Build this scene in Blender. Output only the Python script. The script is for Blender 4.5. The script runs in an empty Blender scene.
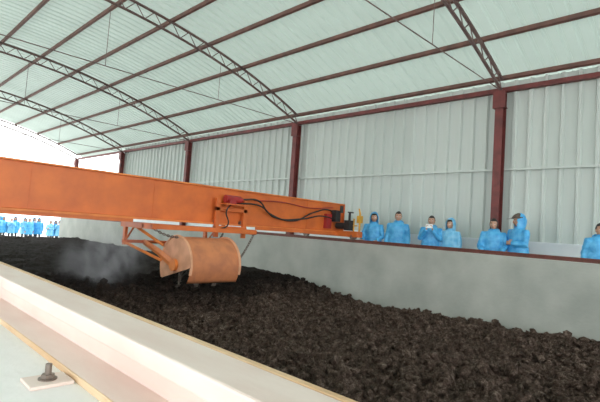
import bpy, bmesh, math, random
import numpy as np
from mathutils import Vector, Matrix, noise
random.seed(7)
S = bpy.context.scene
COL = S.collection

# ------------------------------------------------------------------ materials
def mat(name, c1, c2=None, scale=3.0, rough=0.6, metal=0.0, bump=0.0, bscale=None, detail=6, lo=0.35, hi=0.65, stretch=None):
    m = bpy.data.materials.new(name); m.use_nodes = True
    nt = m.node_tree; N = nt.nodes; L = nt.links
    b = N['Principled BSDF']
    b.inputs['Roughness'].default_value = rough
    b.inputs['Metallic'].default_value = metal
    b.inputs['Base Color'].default_value = (*c1, 1)
    tc = N.new('ShaderNodeTexCoord'); mp = N.new('ShaderNodeMapping')
    L.new(tc.outputs['Object'], mp.inputs['Vector'])
    if stretch: mp.inputs['Scale'].default_value = stretch
    if c2:
        n = N.new('ShaderNodeTexNoise'); n.inputs['Scale'].default_value = scale; n.inputs['Detail'].default_value = detail
        r = N.new('ShaderNodeValToRGB')
        r.color_ramp.elements[0].position = lo; r.color_ramp.elements[1].position = hi
        r.color_ramp.elements[0].color = (*c1, 1); r.color_ramp.elements[1].color = (*c2, 1)
        L.new(mp.outputs[0], n.inputs['Vector']); L.new(n.outputs['Fac'], r.inputs[0]); L.new(r.outputs[0], b.inputs['Base Color'])
    if bump:
        n2 = N.new('ShaderNodeTexNoise'); n2.inputs['Scale'].default_value = bscale or scale * 4; n2.inputs['Detail'].default_value = 8
        bp = N.new('ShaderNodeBump'); bp.inputs['Strength'].default_value = bump; bp.inputs['Distance'].default_value = 0.05
        L.new(mp.outputs[0], n2.inputs['Vector']); L.new(n2.outputs['Fac'], bp.inputs['Height']); L.new(bp.outputs[0], b.inputs['Normal'])
    return m

M_orange = mat('orange_paint', (0.74, 0.18, 0.035), (0.60, 0.135, 0.03), 2.5, 0.45, bump=0.03, bscale=30)
M_orange_l = mat('orange_paint_light', (0.84, 0.27, 0.06), (0.70, 0.20, 0.05), 5, 0.45)
M_orange_d = mat('orange_paint_worn_cover', (0.66, 0.24, 0.10), (0.48, 0.17, 0.08), 4, 0.6, bump=0.05)
M_salmon = mat('worn_orange_paint', (0.80, 0.42, 0.25), (0.62, 0.30, 0.17), 4, 0.6, bump=0.05)
M_redbrown = mat('red_oxide_paint', (0.19, 0.04, 0.036), (0.12, 0.027, 0.025), 6, 0.55)
M_truss = mat('weathered_truss_steel', (0.17, 0.11, 0.10), (0.11, 0.065, 0.06), 6, 0.55)
M_purlin = mat('purlin_brown_paint', (0.19, 0.085, 0.068), (0.12, 0.06, 0.05), 4, 0.6)
M_dark = mat('dark_rubber', (0.02, 0.02, 0.02), (0.035, 0.03, 0.03), 8, 0.6)
M_steel = mat('worn_steel', (0.3, 0.26, 0.23), (0.16, 0.11, 0.09), 12, 0.5, 0.6)
M_red = mat('motor_red', (0.45, 0.03, 0.03), (0.3, 0.03, 0.03), 6, 0.4)
M_yellow = mat('yellow_paint', (0.75, 0.4, 0.04), (0.6, 0.3, 0.03), 6, 0.4)
M_conc = mat('concrete_render', (0.50, 0.52, 0.48), (0.35, 0.37, 0.34), 1.1, 0.85, bump=0.12, bscale=14, detail=10, lo=0.3, hi=0.72)
M_conc2 = mat('concrete_pale', (0.90, 0.88, 0.87), (0.82, 0.80, 0.79), 2.5, 0.8, bump=0.08, bscale=30, detail=10)
M_ground = mat('ground_concrete', (0.55, 0.55, 0.53), (0.45, 0.45, 0.43), 0.5, 0.9, bump=0.1, bscale=10)
M_walk = mat('walkway_concrete', (0.42, 0.43, 0.42), (0.33, 0.34, 0.33), 1.5, 0.9)
M_whitewall = mat('whitewash', (0.88, 0.90, 0.91), (0.8, 0.83, 0.85), 2, 0.8)
M_rail = mat('rail_rust', (0.19, 0.055, 0.04), (0.12, 0.04, 0.03), 8, 0.6)
M_railn = mat('rail_pale_primer', (0.84, 0.71, 0.65), (0.78, 0.62, 0.56), 5, 0.5, bump=0.03, stretch=(3, 1, 3))
M_railh = mat('rail_edge_ochre', (0.62, 0.38, 0.20), (0.76, 0.56, 0.36), 6, 0.45, stretch=(3, 1, 3))
M_skin = mat('skin', (0.58, 0.34, 0.24), (0.52, 0.29, 0.20), 10, 0.55)
M_hair = mat('black_hair', (0.012, 0.011, 0.011), (0.03, 0.025, 0.022), 40, 0.5)
M_blue = mat('blue_raincoat', (0.05, 0.34, 0.72), (0.12, 0.50, 0.85), 9, 0.35, bump=0.3, bscale=18)
M_blue2 = mat('pale_blue_raincoat', (0.14, 0.50, 0.82), (0.28, 0.64, 0.92), 9, 0.35, bump=0.3, bscale=18)
M_trous = mat('dark_trousers', (0.03, 0.035, 0.05), (0.05, 0.055, 0.07), 12, 0.8)
M_shoe = mat('black_shoe', (0.02, 0.02, 0.02), None, rough=0.4)
M_eye = mat('eye_white', (0.75, 0.75, 0.73), None, rough=0.3)
M_pupil = mat('pupil', (0.01, 0.008, 0.008), None, rough=0.2)
M_lip = mat('lips', (0.42, 0.15, 0.12), None, rough=0.5)
M_phone = mat('white_phone', (0.85, 0.86, 0.88), None, rough=0.25)
M_cap = mat('brown_cap', (0.13, 0.10, 0.08), (0.09, 0.07, 0.06), 20, 0.8)

def compost_mat():
    m = bpy.data.materials.new('compost'); m.use_nodes = True
    nt = m.node_tree; N = nt.nodes; L = nt.links; b = N['Principled BSDF']; b.inputs['Roughness'].default_value = 0.95
    b.inputs['Specular IOR Level'].default_value = 0.15
    tc = N.new('ShaderNodeTexCoord')
    n = N.new('ShaderNodeTexNoise'); n.inputs['Scale'].default_value = 13; n.inputs['Detail'].default_value = 12; n.inputs['Roughness'].default_value = 0.9
    r = N.new('ShaderNodeValToRGB'); e = r.color_ramp.elements
    e[0].position = 0.41; e[0].color = (0.024, 0.016, 0.013, 1); e[1].position = 0.66; e[1].color = (0.46, 0.36, 0.30, 1)
    mid = e.new(0.52); mid.color = (0.125, 0.082, 0.064, 1)
    L.new(tc.outputs['Object'], n.inputs['Vector']); L.new(n.outputs['Fac'], r.inputs[0])
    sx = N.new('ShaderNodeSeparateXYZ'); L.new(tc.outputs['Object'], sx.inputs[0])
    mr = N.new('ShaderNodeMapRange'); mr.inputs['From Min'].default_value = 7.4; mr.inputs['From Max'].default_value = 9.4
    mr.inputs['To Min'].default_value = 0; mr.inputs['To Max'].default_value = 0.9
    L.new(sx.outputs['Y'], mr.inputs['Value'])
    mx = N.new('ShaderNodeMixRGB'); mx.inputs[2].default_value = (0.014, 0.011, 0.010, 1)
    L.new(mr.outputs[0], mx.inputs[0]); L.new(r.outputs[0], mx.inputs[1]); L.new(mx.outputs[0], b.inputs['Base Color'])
    n2 = N.new('ShaderNodeTexNoise'); n2.inputs['Scale'].default_value = 26; n2.inputs['Detail'].default_value = 10; n2.inputs['Roughness'].default_value = 0.7
    bp = N.new('ShaderNodeBump'); bp.inputs['Strength'].default_value = 1.0; bp.inputs['Distance'].default_value = 0.08
    L.new(tc.outputs['Object'], n2.inputs['Vector']); L.new(n2.outputs['Fac'], bp.inputs['Height']); L.new(bp.outputs[0], b.inputs['Normal'])
    return m
M_compost = compost_mat()

def sheet_mat(name, ca, cb, pitch, translucent, tcol):
    m = bpy.data.materials.new(name); m.use_nodes = True
    nt = m.node_tree; N = nt.nodes; L = nt.links; b = N['Principled BSDF']; out = N['Material Output']
    b.inputs['Roughness'].default_value = 0.5
    tc = N.new('ShaderNodeTexCoord'); sx = N.new('ShaderNodeSeparateXYZ'); L.new(tc.outputs['Object'], sx.inputs[0])
    d = N.new('ShaderNodeMath'); d.operation = 'DIVIDE'; d.inputs[1].default_value = pitch; L.new(sx.outputs['Y'], d.inputs[0])
    f = N.new('ShaderNodeMath'); f.operation = 'FLOOR'; L.new(d.outputs[0], f.inputs[0])
    w = N.new('ShaderNodeTexWhiteNoise'); w.noise_dimensions = '1D'; L.new(f.outputs[0], w.inputs['W'])
    n = N.new('ShaderNodeTexNoise'); n.inputs['Scale'].default_value = 1.5; n.inputs['Detail'].default_value = 6; L.new(tc.outputs['Object'], n.inputs['Vector'])
    a = N.new('ShaderNodeMath'); a.operation = 'ADD'; L.new(w.outputs['Value'], a.inputs[0]); L.new(n.outputs['Fac'], a.inputs[1])
    h = N.new('ShaderNodeMath'); h.operation = 'MULTIPLY'; h.inputs[1].default_value = 0.5; L.new(a.outputs[0], h.inputs[0])
    mx = N.new('ShaderNodeMixRGB'); mx.inputs[1].default_value = (*ca, 1); mx.inputs[2].default_value = (*cb, 1); L.new(h.outputs[0], mx.inputs[0])
    L.new(mx.outputs[0], b.inputs['Base Color'])
    if translucent:
        t = N.new('ShaderNodeBsdfTranslucent'); t.inputs['Color'].default_value = (*tcol, 1)
        ms = N.new('ShaderNodeMixShader'); ms.inputs[0].default_value = translucent
        L.new(b.outputs[0], ms.inputs[1]); L.new(t.outputs[0], ms.inputs[2]); L.new(ms.outputs[0], out.inputs['Surface'])
    return m
M_roof = sheet_mat('fibreglass_roof_sheet', (0.47, 0.55, 0.51), (0.31, 0.375, 0.345), 1.0, 0.115, (0.66, 0.80, 0.72))
M_wall = sheet_mat('corrugated_steel_sheet', (0.50, 0.55, 0.52), (0.60, 0.65, 0.62), 1.8, 0.0, (0.7, 0.8, 0.76))

# ------------------------------------------------------------------ helpers
def box(bm, x0, x1, y0, y1, z0, z1, M=None):
    vs = [bm.verts.new(Vector((x, y, z)) if M is None else M @ Vector((x, y, z))) for x in (x0, x1) for y in (y0, y1) for z in (z0, z1)]
    for f in ((0, 1, 3, 2), (4, 6, 7, 5), (0, 4, 5, 1), (2, 3, 7, 6), (0, 2, 6, 4), (1, 5, 7, 3)):
        bm.faces.new([vs[i] for i in f])
def tube(bm, pts, radii, seg=12, cap=True, up=None):
    pts = [Vector(p) for p in pts]; rings = []
    prev = None
    for i, p in enumerate(pts):
        t = (pts[min(i + 1, len(pts) - 1)] - pts[max(i - 1, 0)]).normalized()
        if prev is None:
            ref = Vector(up) if up else (Vector((0, 0, 1)) if abs(t.z) < 0.9 else Vector((1, 0, 0)))
        else: ref = prev
        u = (ref - t * ref.dot(t)).normalized(); v = t.cross(u); prev = u
        r = radii[i] if isinstance(radii, (list, tuple)) else radii
        ru, rv = r if isinstance(r, (list, tuple)) else (r, r)
        rings.append([bm.verts.new(p + u * math.cos(2 * math.pi * k / seg) * ru + v * math.sin(2 * math.pi * k / seg) * rv) for k in range(seg)])
    for a, b in zip(rings, rings[1:]):
        for k in range(seg):
            bm.faces.new((a[k], a[(k + 1) % seg], b[(k + 1) % seg], b[k]))
    if cap:
        bm.faces.new(list(reversed(rings[0]))); bm.faces.new(rings[-1])
def ico(bm, c, r, sub=2, sc=(1, 1, 1), R=None):
    M = Matrix.Translation(c) @ (R.to_4x4() if R else Matrix()) @ Matrix.Diagonal((*[r * s for s in sc], 1))
    bmesh.ops.create_icosphere(bm, subdivisions=sub, radius=1, matrix=M)
def finish(bm, name, material, parent=None, smooth=False, bevel=0):
    bmesh.ops.recalc_face_normals(bm, faces=bm.faces)
    me = bpy.data.meshes.new(name); bm.to_mesh(me); bm.free()
    return mkobj(me, name, material, parent, smooth, bevel)
def mkobj(me, name, material, parent=None, smooth=False, bevel=0):
    ob = bpy.data.objects.new(name, me); COL.objects.link(ob)
    if material is not None and not me.materials:
        for m in (material if isinstance(material, list) else [material]): me.materials.append(m)
    if smooth: me.polygons.foreach_set('use_smooth', [True] * len(me.polygons))
    if parent: ob.parent = parent
    if bevel:
        b = ob.modifiers.new('bevel', 'BEVEL'); b.width = bevel; b.segments = 2; b.limit_method = 'ANGLE'
    return ob
def empty(name, loc=(0, 0, 0)):
    e = bpy.data.objects.new(name, None); e.location = loc; e.empty_display_size = .2; COL.objects.link(e); return e
def B(): return bmesh.new()
def rod(bm, p, q, r, seg=8): tube(bm, [p, q], [r, r], seg)

# ------------------------------------------------------------------ key dimensions
EYE = 3.0
XC = 11.5; YC = [-10.0, -2.7, 4.6, 11.9, 19.2, 26.5, 33.8]
def chord(x): return 8.66 - 1.84 * (abs(x - 1.0) / 10.5) ** 2.55

# ------------------------------------------------------------------ ground / floor
bm = B(); box(bm, -60, 90, -40, 160, -0.25, 0.0); finish(bm, 'floor', M_ground)
bm = B(); box(bm, -30, 45, 31.32, 120, 0.0, 0.85); finish(bm, 'concrete_apron', M_ground)
bm = B(); box(bm, 10.0, 10.25, -10, 31.3, 0, 2.76); finish(bm, 'wall_trough_far', M_conc, bevel=0.015)
bm = B(); box(bm, -0.35, 0.585, -10, 31.3, 0, 2.73); finish(bm, 'wall_trough_near', M_conc2, bevel=0.012)
bm = B(); box(bm, 10.255, 11.65, -10, 31.3, 0.0, 1.85); finish(bm, 'walkway_platform', M_walk)
bm = B(); box(bm, 11.66, 11.84, -10, 27.0, 0, 3.06); box(bm, 11.63, 11.87, -10, 27.0, 3.06, 3.11); finish(bm, 'wall_right_base', M_whitewall)

def rail(name, xc, z0, hw, m, edge=None):
    par = empty(name)
    bm = B(); box(bm, xc - .06 * hw, xc + .06 * hw, -10, 31, z0, z0 + .012); box(bm, xc - .010 * hw, xc + .010 * hw, -10, 31, z0 + .012, z0 + .055)
    finish(bm, 'rail_base', m, par)
    bm = B(); box(bm, xc - .032 * hw, xc + .032 * hw, -10, 31, z0 + .055, z0 + .085); finish(bm, 'rail_head', m, par, bevel=.004)
    if edge:
        bm = B(); box(bm, xc + .032 * hw, xc + .032 * hw + .012, -10, 31, z0 + .052, z0 + .0855)
        box(bm, xc - .06 * hw - .003, xc - .06 * hw, -10, 31, z0, z0 + .012); finish(bm, 'rail_worn_edge', edge, par, bevel=.002)
    return par
rail('crane_rail', 10.09, 2.76, 1.0, M_rail)
rail('crane_rail', 0.374, 2.73, 1.25, M_railn, M_railh)

for yy in (0.80, 2.4, 3.9, 5.4):
    par = empty('rail_clamp_bolt', (0.261, yy, 2.73))
    bm = B(); box(bm, -.032, .032, -.028, .028, 0, .006); finish(bm, 'plate', M_railn, par, bevel=.002)
    bm = B(); tube(bm, [(0, 0, .006), (0, 0, .014)], [.010, .010], 6); tube(bm, [(0, 0, .014), (0, 0, .030)], [.005, .005], 12)
    tube(bm, [(0, 0, .003), (0, 0, .008)], [.014, .014], 20); finish(bm, 'bolt', M_steel, par)

# ------------------------------------------------------------------ corrugated wall
def corr_profile(y0, y1, p, d):
    out = []; y = y0
    while y < y1:
        out += [(y, 0), (y + .66 * p, 0), (y + .74 * p, d), (y + .90 * p, d)]; y += p
    return out
pr = corr_profile(-10, 26.7, .36, .075)
verts = []; faces = []
zs = [3.0, 7.14]
for (y, d) in pr:
    for z in zs: verts.append((11.775 - d, y, z))
for i in range(len(pr) - 1): faces.append((2 * i, 2 * i + 1, 2 * i + 3, 2 * i + 2))
me = bpy.data.meshes.new('wall_right'); me.from_pydata(verts, [], faces)
mkobj(me, 'wall_right', M_wall)
bm = B(); box(bm, 11.64, 11.695, -10, 26.7, 4.84, 4.89)
finish(bm, 'wall_girt', M_wall)
bm = B(); box(bm, 11.56, 11.69, -10, 34, 6.84, 6.95); finish(bm, 'eave_beam', M_redbrown)

# ------------------------------------------------------------------ roof sheet
pr = corr_profile(-10.4, 34.2, .30, .035)
NX = 48; x0, x1 = -10.1, 12.1
xs = [x0 + (x1 - x0) * i / NX for i in range(NX + 1)]
verts = [(x, y, chord(x) + .47 + d) for (y, d) in pr for x in xs]
faces = []
n = NX + 1
for i in range(len(pr) - 1):
    for j in range(NX): faces.append((i * n + j, i * n + j + 1, (i + 1) * n + j + 1, (i + 1) * n + j))
me = bpy.data.meshes.new('ceiling'); me.from_pydata(verts, [], faces)
mkobj(me, 'ceiling', M_roof)
bm = B()
px = 11.55
while px > -10:
    z = chord(px) + .36
    sl = (chord(px + .05) - chord(px - .05)) / .1
    R = Matrix.Translation((px, 0, z)) @ Matrix.Rotation(-math.atan(sl), 4, 'Y')
    box(bm, -.035, .035, -10.3, 34.1, -.02, .10, R)
    px -= 1.32
finish(bm, 'roof_purlins', M_purlin)

# ------------------------------------------------------------------ trusses
for k, y in enumerate(YC):
    par = empty('roof_truss', (0, 0, 0))
    n = 76; XL, XR = -9.5, 11.5
    xs = [XL + (XR - XL) * i / n for i in range(n + 1)]
    low = []; up = []
    for x in xs:
        t = min(1, min(x - XL, XR - x) / 1.0)
        low.append(Vector((x, y, chord(x) + .03 - .04 * t))); up.append(Vector((x, y, chord(x) + .31)))
    bm = B(); tube(bm, low, .040, 6); tube(bm, up, .044, 6); finish(bm, 'arch_chords', M_truss, par)
    bm = B()
    for i in range(n):
        a, b = (low[i], up[i + 1]) if i % 2 == 0 else (up[i], low[i + 1])
        rod(bm, a, b, .014, 5)
    finish(bm, 'lattice_bars', M_truss, par)
    bm = B(); zt = 6.85
    rod(bm, (XL, y, zt), (XR, y, zt), .013, 6)
    for x in (-6, -2.5, 1, 4.5, 8): rod(bm, (x, y, zt), (x, y, chord(x)), .008, 5)
    finish(bm, 'tie_rods', M_truss, par)

# ------------------------------------------------------------------ columns
def column(x, y, zb, zt):
    par = empty('steel_column', (x, y, 0))
    bm = B(); box(bm, -.11, -.095, -.10, .10, zb, zt); box(bm, .095, .11, -.10, .10, zb, zt); box(bm, -.095, .095, -.006, .006, zb, zt)
    finish(bm, 'h_section', M_redbrown, par)
    bm = B(); box(bm, -.145, .145, -.16, .16, zb, zb + .02); box(bm, -.15, .05, -.14, .14, zt, zt + .02)
    box(bm, -.15, .05, -.15, .15, zt - .42, zt - .40)
    box(bm, -.15, -.11, -.15, .15, zt - .40, zt)
    for sx in (-.13, .13):
        for sy in (-.12, .12): tube(bm, [(sx, sy, zb + .02), (sx, sy, zb + .05)], .012, 6)
    finish(bm, 'cap_and_base_plates', M_redbrown, par)
for y in YC:
    column(11.5, y, 1.85 if y < 31 else .85, chord(11.5) - .02)
    column(-9.5, y, 0 if y < 31 else .85, chord(-9.5) - .02)

# ------------------------------------------------------------------ compost
def hbase(x, y):
    z = 1.20
    t = max(0, min(1, (y - (7.9 + .25 * math.sin(x * 1.3))) / 2.2)); t = t * t * (3 - 2 * t)
    z += .40 * t
    z += .14 * math.exp(-((x - 6.8) / 1.3) ** 2 - ((y - 7.5) / .5) ** 2)
    z += .12 * math.exp(-((x - 8.8) / 1.2) ** 2 - ((y - 8.6) / .6) ** 2)
    z += .12 * math.exp(-((x - 4.4) / 1.6) ** 2 - ((y - 8.4) / .8) ** 2)
    if y > 28.5: z -= (y - 28.5) * .35
    z += .10 * math.exp(-((y - 2.5) / 2.5) ** 2) * (x / 10)
    return z
def hgt(x, y):
    far = max(0, min(1, (y - 9) / 3))
    p = Vector((x, y, 0))
    v = hbase(x, y)
    v += .12 * noise.noise(p * .8) + .08 * noise.noise(p * 2.1 + Vector((5, 3, 1)))
    am = 1 - .6 * far
    v += am * .10 * noise.noise(p * 5.3) + am * .10 * abs(noise.noise(p * 8.1)) + am * .045 * noise.noise(p * 19)
    return v
cxs = list(np.arange(0.59, 9.99, .05)); cxs[-1] = 9.995
cys = list(np.arange(-6, .5, .2)) + list(np.arange(.5, 10.5, .045)) + list(np.arange(10.5, 31.2, .16))
verts = [(x, y, max(0.02, hgt(x, y))) for y in cys for x in cxs]
n = len(cxs)
faces = [(i * n + j, i * n + j + 1, (i + 1) * n + j + 1, (i + 1) * n + j) for i in range(len(cys) - 1) for j in range(n - 1)]
tb = B(); bmesh.ops.create_icosphere(tb, subdivisions=1, radius=1); tb.verts.ensure_lookup_table()
iv = [v.co.copy() for v in tb.verts]; iff = [[v.index for v in f.verts] for f in tb.faces]; tb.free()
for c in range(17000):
    y = 1 + 9.5 * random.random() ** 1.1; x = .75 + 9.1 * random.random()
    r = .02 + .065 * random.random() ** 3
    if random.random() < .03: r *= 1.7
    z = hgt(x, y) + r * .4
    s = [random.uniform(.7, 1.3) for _ in range(3)]; a = random.random() * 6.28; ca, sa = math.cos(a), math.sin(a)
    o = len(verts)
    for v in iv:
        k = r * random.uniform(.6, 1.2); X, Y, Z = v.x * s[0] * k, v.y * s[1] * k, v.z * s[2] * k * .85
        verts.append((min(9.99, x + X * ca - Y * sa), y + X * sa + Y * ca, z + Z))
    faces += [tuple(o + i for i in f) for f in iff]
me = bpy.data.meshes.new('compost_pile'); me.from_pydata(verts, [], faces)
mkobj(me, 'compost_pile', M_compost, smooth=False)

# ------------------------------------------------------------------ gantry turner
G = empty('gantry_compost_turner')
bm = B(); box(bm, -0.1, 10.3, 8.52, 9.02, 3.03, 3.80)
finish(bm, 'box_girder', M_orange, G, bevel=.01)
bm = B(); box(bm, -0.1, 10.3, 8.47, 9.07, 3.80, 3.83); box(bm, -0.1, 10.3, 8.44, 9.10, 2.99, 3.03)
finish(bm, 'girder_flanges', M_orange_l, G, bevel=.004)
bm = B()
box(bm, 10.3, 10.315, 8.46, 9.08, 2.99, 3.83)
for x in (2.2, 4.4, 6.6, 8.8): box(bm, x, x + .012, 8.512, 8.52, 3.03, 3.80)
box(bm, 7.0, 10.3, 8.40, 8.44, 2.93, 3.01)
box(bm, -0.1, 4.0, 8.46, 8.50, 2.93, 2.99)
finish(bm, 'end_plate_and_seams', M_orange, G)
for xc, zr in ((10.09, 2.845), (0.374, 2.817)):
    bm = B(); box(bm, xc - .12, xc + .12, 7.7, 9.9, zr + .06, zr + .22)
    finish(bm, 'end_carriage', M_orange, G, bevel=.01)
    bm = B()
    for yy in (7.9, 9.7):
        tube(bm, [(xc - .045, yy, zr + .09), (xc + .045, yy, zr + .09)], .09, 20)
        tube(bm, [(xc - .06, yy, zr + .09), (xc - .045, yy, zr + .09)], .11, 20)
        tube(bm, [(xc - .13, yy, zr + .09), (xc + .13, yy, zr + .09)], .025, 10)
    finish(bm, 'wheels', M_steel, G)
bm = B(); tube(bm, [(10.0, 8.1, 3.2), (10.0, 8.45, 3.2)], .09, 16); box(bm, 9.9, 10.16, 7.95, 8.12, 3.08, 3.36)
tube(bm, [(9.86, 8.2, 3.55), (9.86, 8.2, 3.75)], .05, 12); box(bm, 9.75, 9.95, 8.3, 8.47, 3.3, 3.62)
tube(bm, [(9.98, 8.0, 3.36), (9.98, 8.0, 3.58)], .035, 12); tube(bm, [(9.9, 8.0, 3.58), (10.14, 8.0, 3.58)], .02, 8)
finish(bm, 'travel_motor', M_dark, G, bevel=.006)
bm = B(); box(bm, 9.5, 9.7, 8.40, 8.52, 3.1, 3.5); box(bm, 6.05, 6.22, 8.2, 8.44, 3.46, 3.56); tube(bm, [(6.0, 8.33, 3.58), (6.4, 8.33, 3.58)], .085, 16)
tube(bm, [(6.4, 8.33, 3.58), (6.47, 8.33, 3.58)], .055, 12)
finish(bm, 'hydraulic_motor', M_red, G, bevel=.006)
bm = B(); tube(bm, [(10.12, 7.75, 3.05), (10.12, 7.75, 3.55), (10.1, 7.78, 3.70)], [.028, .028, .022], 10); box(bm, 10.06, 10.18, 7.69, 7.81, 3.3, 3.5)
tube(bm, [(10.12, 7.95, 3.05), (10.12, 7.95, 3.42)], .024, 8); tube(bm, [(10.02, 7.75, 3.22), (10.12, 8.0, 3.22)], .018, 8)
finish(bm, 'yellow_buffer_post', M_yellow, G)
def hose(name, pts, r, m, par):
    cu = bpy.data.curves.new(name, 'CURVE'); cu.dimensions = '3D'; cu.bevel_depth = r; cu.bevel_resolution = 3
    sp = cu.splines.new('BEZIER'); sp.bezier_points.add(len(pts) - 1)
    for bp, p in zip(sp.bezier_points, pts): bp.co = p; bp.handle_left_type = bp.handle_right_type = 'AUTO'
    ob = bpy.data.objects.new(name, cu); cu.materials.append(m); COL.objects.link(ob); ob.parent = par; return ob
hose('hydraulic_hose', [(6.5, 8.35, 3.6), (6.9, 8.3, 3.62), (7.4, 8.42, 3.35), (8.2, 8.40, 3.22), (9.0, 8.42, 3.5), (9.6, 8.4, 3.6), (9.85, 8.35, 3.45)], .020, M_dark, G)
hose('hydraulic_hose_2', [(6.3, 8.36, 3.5), (7.0, 8.32, 3.5), (7.6, 8.42, 3.26), (8.6, 8.40, 3.30), (9.3, 8.42, 3.42), (9.85, 8.35, 3.35)], .018, M_dark, G)
hose('hydraulic_hose_3', [(6.2, 8.3, 3.5), (6.0, 8.25, 3.3), (6.1, 8.3, 3.0), (5.9, 8.3, 2.9)], .016, M_dark, G)
hose('hydraulic_hose_4', [(6.9, 8.42, 3.62), (7.8, 8.42, 3.66), (8.8, 8.42, 3.60), (9.7, 8.4, 3.68)], .014, M_red, G)
YB = 9.3
bm = B()
for x in (5.86, 6.62):
    box(bm, x - .05, x + .05, 8.36, 8.43, 2.72, 3.58)
box(bm, 5.81, 6.67, 8.36, 8.43, 3.30, 3.38); box(bm, 5.81, 6.67, 8.34, 8.45, 2.86, 2.97)
box(bm, 5.9, 6.5, 8.15, 8.43, 3.44, 3.47)
for x in (4.2, 6.62): box(bm, x - .05, x + .05, 8.0, YB, 2.82, 2.93)
for y in (8.0, 8.36, YB): box(bm, 4.15, 6.67, y - .035, y + .035, 2.83, 2.92)
for x in (4.2, 6.62): box(bm, x - .04, x + .04, 9.14, 9.22, 2.93, 3.3)
for x in (4.25, 6.2):
    box(bm, x - .03, x + .03, YB - .05, YB + .05, 2.45, 2.86)
    tube(bm, [(x, YB, 2.5), (x, 8.9, 2.86)], .02, 8)
tube(bm, [(4.2, YB, 2.52), (6.35, YB, 2.52)], .035, 12)
finish(bm, 'trolley_frame', M_orange, G, bevel=.004)
bm = B()
for x in (5.9, 6.6): tube(bm, [(x, 8.43, 3.06), (x, 8.52, 3.06)], .05, 16)
finish(bm, 'trolley_wheels', M_steel, G)
CX0, CX1, CY, CZ, RR = 4.72, 5.85, 8.0, 2.16, .56
bm = B()
for x in (CX0, CX1):
    pl = [(CY + RR * math.cos(math.radians(-32 + i * 212 / 22)), CZ + RR * math.sin(math.radians(-32 + i * 212 / 22))) for i in range(23)]
    va = [bm.verts.new((x - .012, y, z)) for y, z in pl]; vb = [bm.verts.new((x + .012, y, z)) for y, z in pl]
    bm.faces.new(va); bm.faces.new(list(reversed(vb)))
    for i in range(len(pl)):
        j = (i + 1) % len(pl); bm.faces.new((va[i], va[j], vb[j], vb[i]))
    tube(bm, [(x, CY + RR * math.cos(math.radians(a)), CZ + RR * math.sin(math.radians(a))) for a in range(-30, 204, 9)], .028, 8)
finish(bm, 'drum_end_plates', M_salmon, G)
bm = B(); rings = []
for r in (RR - .01, RR - .03):
    for x in (CX0, CX1):
        rings.append([bm.verts.new((x, CY + r * math.cos(math.radians(-10 + i * 224 / 30)), CZ + r * math.sin(math.radians(-10 + i * 224 / 30)))) for i in range(31)])
for i in range(30):
    for (a, b) in ((0, 1), (2, 3)):
        bm.faces.new((rings[a][i], rings[a][i + 1], rings[b][i + 1], rings[b][i]))
for i in (0, 30): bm.faces.new((rings[0][i], rings[1][i], rings[3][i], rings[2][i]))
finish(bm, 'drum_cover', M_orange_d, G, smooth=True)
bm = B()
tube(bm, [(CX0 - .06, CY, CZ), (CX1 + .06, CY, CZ)], .09, 16)
for k in range(9):
    x = CX0 + .1 + k * (CX1 - CX0 - .2) / 8
    for a in (0, 90, 180, 270):
        an = math.radians(a + k * 25); d = Vector((0, math.cos(an), math.sin(an)))
        p = Vector((x, CY, CZ)); tube(bm, [p, p + d * .38], [.025, .018], 6)
        t = Vector((0, -d.z, d.y)); q = p + d * .38
        vs = [q + Vector((-.05, 0, 0)), q + Vector((.05, 0, 0)), q + Vector((.05, 0, 0)) + d * .06 + t * .05, q + Vector((-.05, 0, 0)) + d * .06 + t * .05]
        bm.faces.new([bm.verts.new(v) for v in vs])
finish(bm, 'rotor_with_paddles', M_steel, G)
bm = B()
for x in (CX0 - .05, CX1 + .05):
    a = Vector((x, CY, CZ)); b = Vector((x, YB, 2.52))
    tube(bm, [a, a.lerp(b, .5) + Vector((0, 0, .03)), b], [(.09, .022), (.075, .022), (.06, .022)], 4)
    tube(bm, [(x - .03, CY, CZ), (x + .03, CY, CZ)], .12, 20)
tube(bm, [(4.25, 8.9, 2.86), (4.68, 8.45, 2.5)], .03, 8)
tube(bm, [(4.25, YB, 2.5), (4.68, 8.5, 2.2)], .03, 8)
finish(bm, 'lift_arms', M_orange_l, G)
def chain(name, p, q, sag, par, L=.05):
    bm = B(); p = Vector(p); q = Vector(q); n = int((q - p).length / (L * .72)) + 1
    pts = [p.lerp(q, i / n) + Vector((0, 0, -sag * 4 * (i / n) * (1 - i / n))) for i in range(n + 1)]
    for i in range(n):
        c = (pts[i] + pts[i + 1]) / 2; d = (pts[i + 1] - pts[i]).normalized()
        R = d.to_track_quat('X', 'Z').to_matrix() @ Matrix.Rotation((i % 2) * math.pi / 2, 3, 'X')
        ring = [c + R @ Vector((math.cos(2 * math.pi * k / 10) * L / 2, math.sin(2 * math.pi * k / 10) * L / 3.2, 0)) for k in range(10)]
        for k in range(10): rod(bm, ring[k], ring[(k + 1) % 10], .009, 5)
    finish(bm, name, M_steel, par)
chain('lift_chain', (6.62, 8.0, 2.85), (5.92, 7.85, 2.05), .08, G, .065)
chain('lift_chain_2', (6.05, 8.36, 2.85), (5.85, 8.2, 2.7), .02, G, .06)
chain('lift_chain_3', (4.2, 8.05, 2.85), (4.72, 7.95, 2.7), .05, G, .06)

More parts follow.
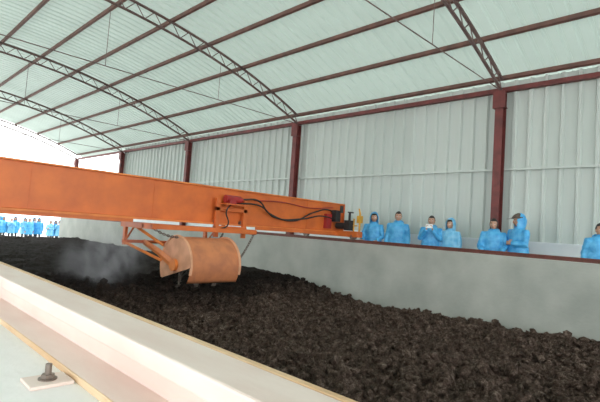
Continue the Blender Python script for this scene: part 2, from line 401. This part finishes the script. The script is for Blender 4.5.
# ------------------------------------------------------------------ people (local: +X forward, Z up, 1.70 m)
def bake(bm, name, voxel, smooth_it=4, wrinkle=0.0, wscale=9):
    bmesh.ops.recalc_face_normals(bm, faces=bm.faces)
    me = bpy.data.meshes.new(name + '_src'); bm.to_mesh(me); bm.free()
    ob = bpy.data.objects.new(name + '_tmp', me); COL.objects.link(ob)
    r = ob.modifiers.new('r', 'REMESH'); r.mode = 'VOXEL'; r.voxel_size = voxel
    s = ob.modifiers.new('s', 'SMOOTH'); s.iterations = smooth_it; s.factor = .5
    dg = bpy.context.evaluated_depsgraph_get(); out = bpy.data.meshes.new_from_object(ob.evaluated_get(dg))
    bpy.data.objects.remove(ob); bpy.data.meshes.remove(me)
    if wrinkle:
        for v in out.vertices:
            p = v.co; k = noise.noise(Vector((p.x * wscale, p.y * wscale, p.z * wscale * .55))) + .5 * noise.noise(p * wscale * 2.3)
            v.co += v.normal * k * wrinkle
    out.polygons.foreach_set('use_smooth', [True] * len(out.polygons)); out.name = name
    return out

ARMS = {
 'down':  [((0, .20, 1.36), (-.02, .265, 1.09), (.05, .27, .85), (.02, 0, -1))],
 'rail':  [((0, .20, 1.36), (.07, .285, 1.09), (.30, .21, .975), (1, -.1, -.12))],
 'phone': [((0, .20, 1.36), (.14, .25, 1.14), (.30, .075, 1.36), (.25, -.15, 1))],
 'cross': [((0, .20, 1.36), (.06, .27, 1.10), (.22, .05, 1.12), (.25, -1, .05))],
}
def hand_mesh(grip):
    bm = B()
    tube(bm, [(-.02, 0, 0), (.0, 0, 0), (.04, 0, 0), (.085, 0, 0), (.095, 0, 0)], [(.018, .024), (.018, .028), (.016, .038), (.013, .042), (.009, .038)], 14, up=(0, 0, 1))
    c = 1.0 if grip else .35
    for i, (yy, L) in enumerate(((.032, .070), (.011, .078), (-.011, .073), (-.031, .058))):
        p = Vector((.085, yy, 0)); pts = [p]; a = 0
        for seg, f in ((.45, .5), (.32, .9), (.25, .7)):
            a += c * f * 1.1; p = p + Vector((math.cos(a), yy * .8, -math.sin(a))) * L * seg; pts.append(p)
        tube(bm, pts, [.0095, .0088, .008, .0065], 8)
    pts = [Vector((.018, .03, -.004)), Vector((.042, .055, -.012)), Vector((.066, .066, -.02 - .015 * c)), Vector((.085, .064, -.028 - .02 * c))]
    tube(bm, pts, [.014, .0115, .010, .0075], 8)
    return bake(bm, 'hand_mesh', .0045, 2)
HANDS = {False: hand_mesh(False), True: hand_mesh(True)}

def coat_mesh(pose):
    bm = B()
    rings = [(.60, .20, .28), (.8, .19, .265), (.98, .175, .245), (1.12, .16, .22), (1.26, .16, .225), (1.35, .145, .225), (1.41, .11, .185), (1.46, .08, .10), (1.50, .066, .072)]
    tube(bm, [(0.0 if z > .9 else .005, 0, z) for z, a, b in rings], [(a, b) for z, a, b in rings], 28, up=(1, 0, 0))
    s, e, w, d = ARMS[pose][0]
    for sg in (1, -1):
        S_, E_, W_ = [Vector((p[0], p[1] * sg, p[2])) for p in (s, e, w)]
        tube(bm, [S_ + Vector((0, -.07 * sg, .0)), S_, S_.lerp(E_, .5), E_, E_.lerp(W_, .5), W_], [.075, .085, .076, .07, .062, .056], 14)
    return bake(bm, 'coat_mesh', .017, 5, .014)
COATS = {k: coat_mesh(k) for k in ARMS}
def legs_mesh():
    bm = B()
    for sg in (1, -1):
        tube(bm, [(0, .10 * sg, .07), (.0, .10 * sg, .28), (.015, .10 * sg, .48), (0, .095 * sg, .7), (0, .085 * sg, .92)], [.055, .062, .066, .085, .098], 14)
    tube(bm, [(0, 0, .82), (0, 0, .92), (0, 0, 1.02)], [(.10, .14), (.11, .165), (.10, .15)], 18, up=(1, 0, 0))
    return bake(bm, 'legs_mesh', .018, 3, .004)
LEGS = legs_mesh()
def shoes_mesh():
    bm = B()
    for sg in (1, -1):
        tube(bm, [(-.085, .10 * sg, .045), (-.05, .10 * sg, .055), (.03, .103 * sg, .05), (.10, .108 * sg, .038), (.165, .11 * sg, .03), (.185, .11 * sg, .028)],
             [(.035, .03), (.054, .04), (.049, .042), (.036, .046), (.028, .038), (.018, .02)], 14, up=(0, 0, 1))
    return bake(bm, 'shoes_mesh', .01, 2)
SHOES = shoes_mesh()
HC = Vector((.012, 0, 1.583))
def headshape(d, grow=1.0, face=True):
    x, y, z = d
    rx, ry, rz = .098, .076, .117
    if z < 0: ry *= 1 - .28 * (-z) ** 1.3; rx *= 1 - .10 * (-z)
    px, py, pz = x * rx * grow, y * ry * grow, z * rz * grow
    if face and x > 0:
        g = lambda cy, cz, sy, sz: math.exp(-((y - cy) / sy) ** 2 - ((z - cz) / sz) ** 2)
        px -= .010 * x * max(0, 1 - abs(y))
        px += .026 * g(0, -.22, .13, .17) + .012 * g(0, 0, .09, .2)
        px -= .011 * (g(.38, .03, .18, .13) + g(-.38, .03, .18, .13))
        px += .006 * (g(.36, .22, .25, .09) + g(-.36, .22, .25, .09))
        px += .007 * g(0, -.52, .25, .10); px += .008 * g(0, -.85, .3, .12)
        px += .004 * (g(.5, -.25, .2, .2) + g(-.5, -.25, .2, .2))
    return Vector((px, py, pz))
def head_mesh():
    bm = B(); bmesh.ops.create_icosphere(bm, subdivisions=5, radius=1)
    for v in bm.verts: v.co = headshape(v.co.normalized()) + HC
    for sg in (1, -1):
        ico(bm, HC + Vector((-.005, .077 * sg, -.005)), .03, 2, (.6, .28, 1.0))
    tube(bm, [(-.012, 0, 1.42), (-.008, 0, 1.47), (-.004, 0, 1.52)], [.058, .053, .052], 16)
    return bake(bm, 'head_mesh', .0055, 1)
HEAD = head_mesh()
def eyes_mesh():
    bm = B()
    for sg in (1, -1): ico(bm, HC + Vector((.074, .030 * sg, .004)), .0125, 2, (1, 1.15, .75))
    me = bpy.data.meshes.new('eyes_mesh'); bm.to_mesh(me); bm.free(); return me
EYES = eyes_mesh()
def pup_mesh():
    bm = B()
    for sg in (1, -1):
        ico(bm, HC + Vector((.0835, .030 * sg, .004)), .0055, 2, (.8, 1, 1))
        tube(bm, [HC + Vector((.086, .014 * sg, .026)), HC + Vector((.089, .03 * sg, .031)), HC + Vector((.077, .047 * sg, .026))], [.0025, .0035, .002], 6)
    me = bpy.data.meshes.new('pupils_brows'); bm.to_mesh(me); bm.free(); return me
PUP = pup_mesh()
def lip_mesh():
    bm = B(); ico(bm, HC + Vector((.0865, 0, -.060)), .02, 2, (.32, 1, .26)); me = bpy.data.meshes.new('lips'); bm.to_mesh(me); bm.free(); return me
LIPS = lip_mesh()
def shell(fn, keep, thick, name):
    bm = B(); bmesh.ops.create_icosphere(bm, subdivisions=4, radius=1)
    kill = [v for v in bm.verts if not keep(v.co.normalized())]; bmesh.ops.delete(bm, geom=kill, context='VERTS')
    for v in bm.verts: v.co = fn(v.co.normalized())
    bmesh.ops.recalc_face_normals(bm, faces=bm.faces)
    bmesh.ops.solidify(bm, geom=list(bm.faces), thickness=thick)
    me = bpy.data.meshes.new(name); bm.to_mesh(me); bm.free(); me.polygons.foreach_set('use_smooth', [True] * len(me.polygons)); return me
def hairfn(d):
    k = 1.09 + .03 * noise.noise(d * 5)
    return headshape(d, k, False) + HC + Vector((-.004, 0, .004))
HAIR = shell(hairfn, lambda d: d.z > (.42 if d.x > .35 else (-.05 if d.x > -.1 else -.45)) , .006, 'hair_mesh')
LHAIR = shell(lambda d: headshape(d, 1.13, False) + HC + Vector((-.006, 0, .002)) + Vector((0, 0, -.05 if d.z < -.4 else 0)), lambda d: d.z > (.45 if d.x > .35 else (-.55 if d.x > .1 else -.9)), .006, 'long_hair_mesh')
def hoodfn(d):
    k = 1.42 + .06 * noise.noise(d * 3.1)
    p = Vector((d.x * .098 * k, d.y * .080 * k, d.z * .113 * k))
    if d.z > .6 and d.x < 0: p.x -= .02 * (d.z - .6); p.z += .012
    if d.z < -.3: f = (-d.z - .3); p.x *= 1 + .25 * f; p.y *= 1 + .9 * f; p.z -= .05 * f
    return p + HC + Vector((-.012, 0, -.004))
HOOD = shell(hoodfn, lambda d: not (d.x > .52 and d.z < .66 and d.z > -.75) and not d.x > .78, .006, 'hood_mesh')
def hooddownfn(d):
    return Vector((d.x * .075 - .075, d.y * .135, d.z * .075 + 1.44))
HOODD = shell(hooddownfn, lambda d: d.x < .55, .006, 'folded_hood_mesh')
def cap_mesh():
    bm = B(); bmesh.ops.create_icosphere(bm, subdivisions=4, radius=1)
    bmesh.ops.delete(bm, geom=[v for v in bm.verts if v.co.z < .28], context='VERTS')
    for v in bm.verts:
        v.co = headshape(v.co.normalized(), 1.50, False) * 1.0 + HC + Vector((-.005, 0, -.012))
    bmesh.ops.solidify(bm, geom=list(bm.faces), thickness=.004)
    tube(bm, [HC + Vector((.11, 0, .045)), HC + Vector((.17, 0, .043)), HC + Vector((.215, 0, .034))], [(.004, .09), (.004, .08), (.003, .05)], 16, up=(0, 0, 1))
    me = bpy.data.meshes.new('cap_mesh'); bm.to_mesh(me); bm.free(); me.polygons.foreach_set('use_smooth', [True] * len(me.polygons)); return me
CAP = cap_mesh()

MATMESH = {}
def inst(me, name, m, par):
    key = (me.name, m.name)
    if key not in MATMESH:
        c = me.copy(); c.materials.clear(); c.materials.append(m); MATMESH[key] = c
    ob = bpy.data.objects.new(name, MATMESH[key]); COL.objects.link(ob); ob.parent = par; return ob
def person(x, y, z, heading, h=1.7, pose='down', top='hood', coat=None, turn=0, name='spectator_in_raincoat', lean=0):
    coat = coat or M_blue
    P = empty(name, (x, y, z)); P.rotation_euler = (0, 0, math.radians(heading)); s = h / 1.70; P.scale = (s, s, s)
    inst(COATS[pose], 'raincoat', coat, P); inst(LEGS, 'trousers', M_trous, P); inst(SHOES, 'shoes', M_shoe, P)
    H = bpy.data.objects.new('head_pivot', None); COL.objects.link(H); H.parent = P
    piv = Vector((0, 0, 1.5))
    H.matrix_local = Matrix.Translation(piv) @ Matrix.Rotation(math.radians(turn), 4, 'Z') @ Matrix.Rotation(math.radians(lean), 4, 'Y') @ Matrix.Diagonal((1.08, 1.08, 1.08, 1)) @ Matrix.Translation(-piv)
    inst(HEAD, 'head', M_skin, H); inst(EYES, 'eyes', M_eye, H); inst(PUP, 'pupils_and_brows', M_pupil, H); inst(LIPS, 'mouth', M_lip, H)
    inst(HAIR if top != 'long' else LHAIR, 'hair', M_hair, H)
    if top in ('hood', 'caphood'): inst(HOOD, 'hood', coat, H)
    else: inst(HOODD, 'folded_hood', coat, P)
    if top in ('cap', 'caphood'): inst(CAP, 'cap', M_cap, H)
    s_, e, w, d = ARMS[pose][0]
    for sg in (1, -1):
        W = Vector((w[0], w[1] * sg, w[2])); D = Vector((d[0], d[1] * sg, d[2])).normalized()
        hd = inst(HANDS[pose in ('phone', 'cross')], 'hand_r' if sg < 0 else 'hand_l', M_skin, P)
        if pose == 'down': pn = Vector((0, -sg, 0))
        elif pose == 'rail': pn = Vector((0, 0, -1))
        elif pose == 'phone': pn = Vector((.2, -sg * 1.0, 0))
        else: pn = Vector((-1, 0, 0))
        zc = -(pn - D * pn.dot(D)).normalized(); yc = zc.cross(D)
        M = Matrix((D, yc, zc)).transposed().to_4x4(); M.translation = W + D * .015
        want = {'down': Vector((1, 0, 0)), 'rail': Vector((0, -sg, 0)), 'phone': Vector((-1, 0, 0)), 'cross': Vector((0, 0, 1))}[pose]
        if yc.dot(want) < 0: M = M @ Matrix.Diagonal((1, -1, 1, 1))
        hd.matrix_local = M
    if pose == 'phone':
        bm = B(); box(bm, .345, .355, -.085, .085, 1.40, 1.50); finish(bm, 'phone', M_phone, P, bevel=.004)
    return P
W = 1.85
X0 = 10.74
person(X0, 7.72, W, 195, 1.75, 'rail', 'hood', turn=20)
person(X0 + .12, 7.0, W, 205, 1.82, 'down', 'hair', turn=10)
person(X0 + .1, 5.98, W, 200, 1.73, 'phone', 'hair', turn=0)
person(X0 + .15, 5.48, W, 175, 1.66, 'down', 'hood', M_blue2, turn=0)
person(X0, 4.34, W, 195, 1.70, 'rail', 'long', turn=-5)
person(X0 + .05, 3.80, W, 150, 1.80, 'cross', 'caphood', turn=-25)
person(X0 + .05, 2.24, W, 200, 1.68, 'down', 'hair', turn=10)
rs = random.Random(3)
poses = ['down', 'cross', 'down', 'phone']
for i in range(12):
    t = i / 11
    px = 7.5 + 3.4 * t + rs.uniform(-.15, .15); py = 37.2 - 3.0 * t + rs.uniform(-.5, .5)
    person(px, py, .85, -110 + rs.uniform(-40, 40), rs.uniform(1.55, 1.70), poses[i % 4], 'hood' if i % 3 else 'hair', M_blue2 if i % 2 else M_blue)

# ------------------------------------------------------------------ steam (soft-edged volume with a faint added glow)
bm = B(); bmesh.ops.create_icosphere(bm, subdivisions=3, radius=1)
ms = bpy.data.materials.new('steam'); ms.use_nodes = True; nt = ms.node_tree; N = nt.nodes; L = nt.links
N.remove(N['Principled BSDF']); pv = N.new('ShaderNodeVolumePrincipled'); pv.inputs['Color'].default_value = (.97, .98, 1, 1)
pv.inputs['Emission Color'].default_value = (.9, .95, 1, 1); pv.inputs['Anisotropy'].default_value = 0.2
tc = N.new('ShaderNodeTexCoord'); nn = N.new('ShaderNodeTexNoise'); nn.inputs['Scale'].default_value = 2.2; nn.inputs['Detail'].default_value = 5; nn.inputs['Distortion'].default_value = .6
mp = N.new('ShaderNodeMapping'); mp.inputs['Scale'].default_value = (1.3, 1, .6); L.new(tc.outputs['Object'], mp.inputs['Vector']); L.new(mp.outputs[0], nn.inputs['Vector'])
r = N.new('ShaderNodeMapRange'); r.inputs['From Min'].default_value = .42; r.inputs['From Max'].default_value = .72; r.inputs['To Max'].default_value = 1.0
L.new(nn.outputs['Fac'], r.inputs['Value'])
ln = N.new('ShaderNodeVectorMath'); ln.operation = 'LENGTH'; L.new(tc.outputs['Object'], ln.inputs[0])
fo = N.new('ShaderNodeMapRange'); fo.interpolation_type = 'SMOOTHSTEP'; fo.inputs['From Min'].default_value = 1.0; fo.inputs['From Max'].default_value = .25
L.new(ln.outputs['Value'], fo.inputs['Value'])
m1 = N.new('ShaderNodeMath'); m1.operation = 'MULTIPLY'; L.new(r.outputs[0], m1.inputs[0]); L.new(fo.outputs[0], m1.inputs[1])
m2 = N.new('ShaderNodeMath'); m2.operation = 'MULTIPLY'; m2.inputs[1].default_value = 1.5; L.new(m1.outputs[0], m2.inputs[0]); L.new(m2.outputs[0], pv.inputs['Density'])
m3 = N.new('ShaderNodeMath'); m3.operation = 'MULTIPLY'; m3.inputs[1].default_value = .22; L.new(m1.outputs[0], m3.inputs[0]); L.new(m3.outputs[0], pv.inputs['Emission Strength'])  # added emission stands in for light scattered many times inside the steam
L.new(pv.outputs[0], N['Material Output'].inputs['Volume'])
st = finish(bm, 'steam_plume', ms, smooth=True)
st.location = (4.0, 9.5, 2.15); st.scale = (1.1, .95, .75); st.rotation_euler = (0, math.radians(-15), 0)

# ------------------------------------------------------------------ light
w = bpy.data.worlds.new('World'); S.world = w; w.use_nodes = True
bg = w.node_tree.nodes['Background']; bg.inputs['Color'].default_value = (.98, 1, .995, 1); bg.inputs['Strength'].default_value = 4.2
sl = bpy.data.lights.new('sun', 'SUN'); sl.energy = 2.0; sl.angle = math.radians(25); sl.color = (1, .98, .95)
so = bpy.data.objects.new('sun', sl); COL.objects.link(so); so.rotation_euler = (math.radians(15), math.radians(-35), 0)

# ------------------------------------------------------------------ camera
cam = bpy.data.cameras.new('camera'); co = bpy.data.objects.new('camera', cam); COL.objects.link(co)
cam.sensor_width = 36; cam.lens = 36 * 460 / 600; cam.clip_start = .02; cam.clip_end = 500
pitch = math.radians(3.6); roll = math.radians(4.0)
F = Vector((math.cos(pitch) * math.sqrt(.5), math.cos(pitch) * math.sqrt(.5), math.sin(pitch)))
R0 = Vector((math.sqrt(.5), -math.sqrt(.5), 0)); U0 = R0.cross(F)
U = U0 * math.cos(roll) - R0 * math.sin(roll); Rr = R0 * math.cos(roll) + U0 * math.sin(roll)
Mx = Matrix((Rr, U, -F)).transposed().to_4x4(); Mx.translation = (0, 0, EYE)
co.matrix_world = Mx
S.camera = co
S.view_settings.view_transform = 'Standard'
